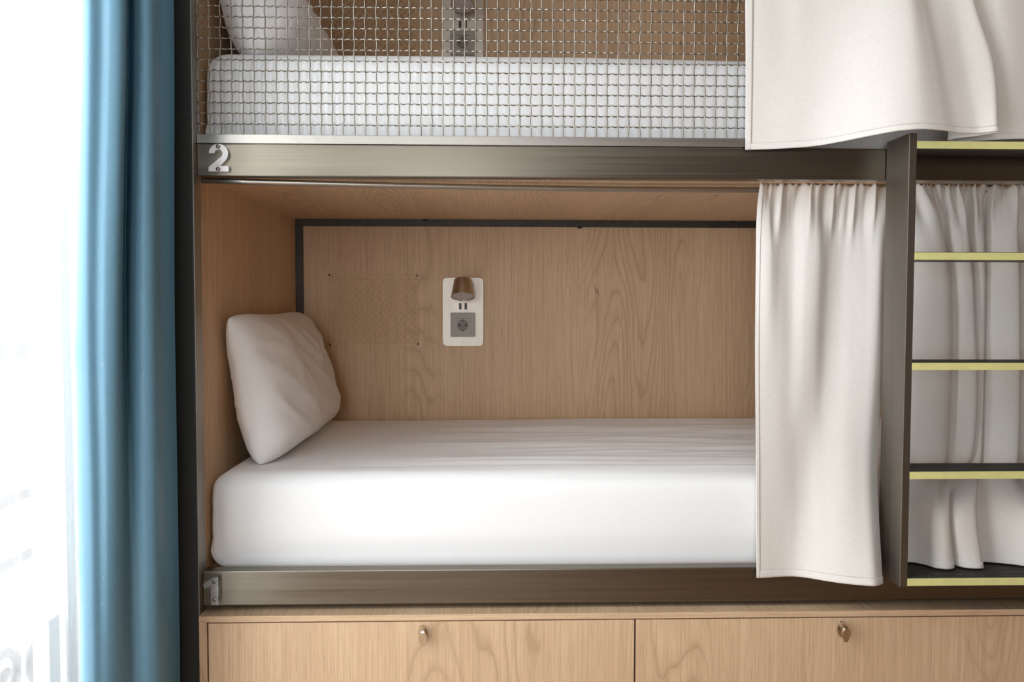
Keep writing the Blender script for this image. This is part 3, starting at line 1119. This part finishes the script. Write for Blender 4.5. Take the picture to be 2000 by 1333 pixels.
E_ = [(.908, 1.795), (.934, 1.795), (.954, 1.774), (.966, 1.752), (.986, 1.744), (1.005, 1.756), (1.013, 1.790), (1.021, 1.762), (1.040, 1.748), (1.066, 1.752),
      (1.079, 1.790), (1.092, 1.795), (1.145, 1.775), (1.19, 1.748), (1.225, 1.775), (1.27, 1.790), (1.35, 1.782), (1.45, 1.79)]
def deepen(prof, base, k, shift):
    return [(x * (y + shift) / y, base + (y - base) * k + shift) for x, y in prof]


B = deepen(B, 1.845, 1.25, 0.034)
Cc = deepen(Cc, 1.815, 1.25, 0.034)
c2 = Drape([(1.374, A), (1.30, [((a[0] + b_[0]) / 2, a[1] * .55 + b_[1] * .45) for a, b_ in zip(A, B)]), (1.12, B), (0.775, Cc), (0.66, D), (0.537, E_)],
           420, 120, gather=(0.0085, 0.035, 17), wob=0.002, seed=8.1)
t = thing('bed_curtain', (1.17, 1.84, 0.537), 'deeply folded cream curtain bunched behind the ladder, lower berth', 'curtain', 'cream bed curtains')
c2.mesh('cloth', CREAM, t, thick=0.0014)
c2.mesh('hem', HEMC, t, v0=0.985, v1=1.0, nv=4, off=0.0009, thick=0.0014)

# upper berth
u0 = [(0.54, 1.766)] + [(0.54 + i * 0.038, 1.766) for i in range(1, 19)]
u1 = [(.5365, 1.762), (.60, 1.757), (.65, 1.748), (.70, 1.738), (.74, 1.727), (.77, 1.712), (.80, 1.693), (.835, 1.676), (.865, 1.690), (.895, 1.705), (.935, 1.703), (.968, 1.690),
      (.978, 1.702), (.965, 1.733), (.985, 1.738), (1.03, 1.716), (1.055, 1.711), (1.13, 1.727), (1.225, 1.735)]
u2 = [(.545, 1.780), (.60, 1.773), (.65, 1.762), (.698, 1.742), (.732, 1.712), (.761, 1.675), (.79, 1.640), (.825, 1.618), (.865, 1.630), (.90, 1.648), (.945, 1.655), (.985, 1.637),
      (.991, 1.652), (.955, 1.702), (.98, 1.715), (1.035, 1.690), (1.07, 1.683), (1.135, 1.695), (1.215, 1.705)]
u3 = [(.5506, 1.7915), (.60, 1.783), (.648, 1.767), (.689, 1.738), (.720, 1.690), (.749, 1.634), (.780, 1.585), (.815, 1.568), (.86, 1.578), (.905, 1.598), (.944, 1.603), (.966, 1.582),
      (.972, 1.600), (.925, 1.668), (.955, 1.688), (1.022, 1.662), (1.067, 1.655), (1.125, 1.664), (1.2, 1.676)]
def soften(prof, k=0.55):
    out, lift = [], []
    for x, y in prof:
        y2 = 1.79 - (1.79 - y) * k
        out.append((x * y2 / y, y2))
        lift.append(0.332 * (y2 / y - 1))
    return out, lift


u1, u2 = soften(u1)[0], soften(u2)[0]
u3, lift3 = soften(u3)


def hem3(u):
    f = u * (len(lift3) - 1)
    k = min(int(f), len(lift3) - 2)
    return lift3[k] + (lift3[k + 1] - lift3[k]) * (f - k)


c3 = Drape([(2.285, u0), (2.15, [((a[0] * .6 + b_[0] * .4), a[1] * .6 + b_[1] * .4) for a, b_ in zip(u0, u1)]), (1.76, u1), (1.59, u2), (1.432, u3)],
           320, 110, gather=(0.006, 0.05, 18), wob=0.004, seed=5.5, hem_z=hem3)
t = thing('bed_curtain', (0.87, 1.70, 1.432), 'cream curtain of the upper berth swept out over the ladder top', 'curtain', 'cream bed curtains')
c3.mesh('cloth', CREAM, t, thick=0.0014)
c3.mesh('hem', HEMC, t, v0=0.984, v1=1.0, nv=4, off=0.0009, thick=0.0016)
c3.mesh('side_seam', HEMC, t, u0=0, u1=0.018, nu=5, off=0.0009, thick=0.0016)
c3.stitches('stitching', THREAD, t, 0.0, 0.62, 0.983, 80, 0.0012)

# ================================================================ window curtains and their tracks
q1 = [(-0.69, 1.56), (-0.73, 1.535), (-0.722, 1.505), (-0.7072, 1.4843), (-0.6908, 1.474), (-0.6737, 1.4816), (-0.6579, 1.4798), (-0.6424, 1.4864), (-0.6382, 1.5001), (-0.6488, 1.5255),
      (-0.6606, 1.5579), (-0.6421, 1.5408), (-0.62, 1.5306), (-0.6086, 1.5427), (-0.6108, 1.5722), (-0.6219, 1.618), (-0.6317, 1.6753), (-0.6399, 1.725), (-0.6642, 1.755), (-0.7, 1.765)]
q2 = [(-0.6958, 1.5658), (-0.7337, 1.5379), (-0.7263, 1.505), (-0.7107, 1.4843), (-0.6921, 1.474), (-0.6761, 1.4804), (-0.6612, 1.4789), (-0.6461, 1.4869), (-0.6429, 1.501), (-0.6523, 1.5272),
      (-0.6606, 1.5566), (-0.6421, 1.5401), (-0.618, 1.5298), (-0.6026, 1.5427), (-0.6048, 1.5717), (-0.6162, 1.6184), (-0.628, 1.679), (-0.6355, 1.7308), (-0.6584, 1.7587), (-0.7, 1.767)]
q3 = [(-0.6958, 1.5658), (-0.7329, 1.5379), (-0.7243, 1.505), (-0.7072, 1.4852), (-0.6881, 1.4783), (-0.6748, 1.4848), (-0.6623, 1.4869), (-0.6514, 1.496), (-0.6459, 1.5092), (-0.6465, 1.526),
      (-0.6458, 1.5411), (-0.634, 1.5411), (-0.616, 1.5407), (-0.6023, 1.5535), (-0.6016, 1.5838), (-0.6122, 1.6273), (-0.6232, 1.684), (-0.6306, 1.7358), (-0.6584, 1.7612), (-0.7, 1.768)]
q4 = [(-0.6958, 1.5658), (-0.7266, 1.5379), (-0.7155, 1.505), (-0.7012, 1.4888), (-0.6857, 1.4863), (-0.6748, 1.4924), (-0.6659, 1.5003), (-0.6585, 1.509), (-0.6509, 1.5206), (-0.6441, 1.5325),
      (-0.6386, 1.5446), (-0.6287, 1.5525), (-0.6152, 1.5598), (-0.6035, 1.5759), (-0.6036, 1.6038), (-0.6111, 1.6438), (-0.6192, 1.694), (-0.6258, 1.7408), (-0.6542, 1.7632), (-0.7, 1.769)]


def kx(q, k):
    out = []
    for a, c_ in q:
        a, c_ = a * 1.03, c_ * 1.03
        f = min(1, 1.772 / c_)
        out.append((a * k * f, c_ * f))
    return out


q1, q2, q3, q4 = kx(q1, 0.980), kx(q2, 1.0), kx(q3, 1.010), kx(q4, 1.022)
c4 = Drape([(2.70, q1), (1.70, q1), (1.15, q2), (0.72, q3), (0.25, q4), (0.03, q4)], 300, 60, wob=0.004, seed=1.1)
o = c4.mesh('window_curtain', TEAL, None)
tag(o, 'teal window curtain drawn aside between the sheer and the bunk post', 'curtain')


def sheer_profile(sh, amp):
    pts = []
    n = 96
    rnd = random.Random(4)
    for i in range(n + 1):
        y = 1.772 - (1.772 + 1.42) * i / n
        a = amp * (0.35 + 0.9 * rnd.random()) * (1 if i % 2 else -1)
        pts.append((-0.788 + a, y + sh * math.sin(i * 1.3)))
    return pts


c5 = Drape([(2.70, sheer_profile(0, 0.008)), (1.2, sheer_profile(0.004, 0.011)), (0.03, sheer_profile(0.010, 0.014))], 768, 24)
o = c5.mesh('sheer_curtain', SHEER, None)
tag(o, 'sheer white voile curtain glowing in front of the window', 'curtain')
tag(box('curtain_track', (-0.80, -0.776, -1.5, 1.775, 2.70, ZC), TRACK), 'white ceiling track carrying the sheer curtain', 'curtain track')
tag(box('curtain_track', (-0.70, -0.676, -1.5, 1.775, 2.70, ZC), TRACK), 'white ceiling track carrying the teal curtain', 'curtain track')
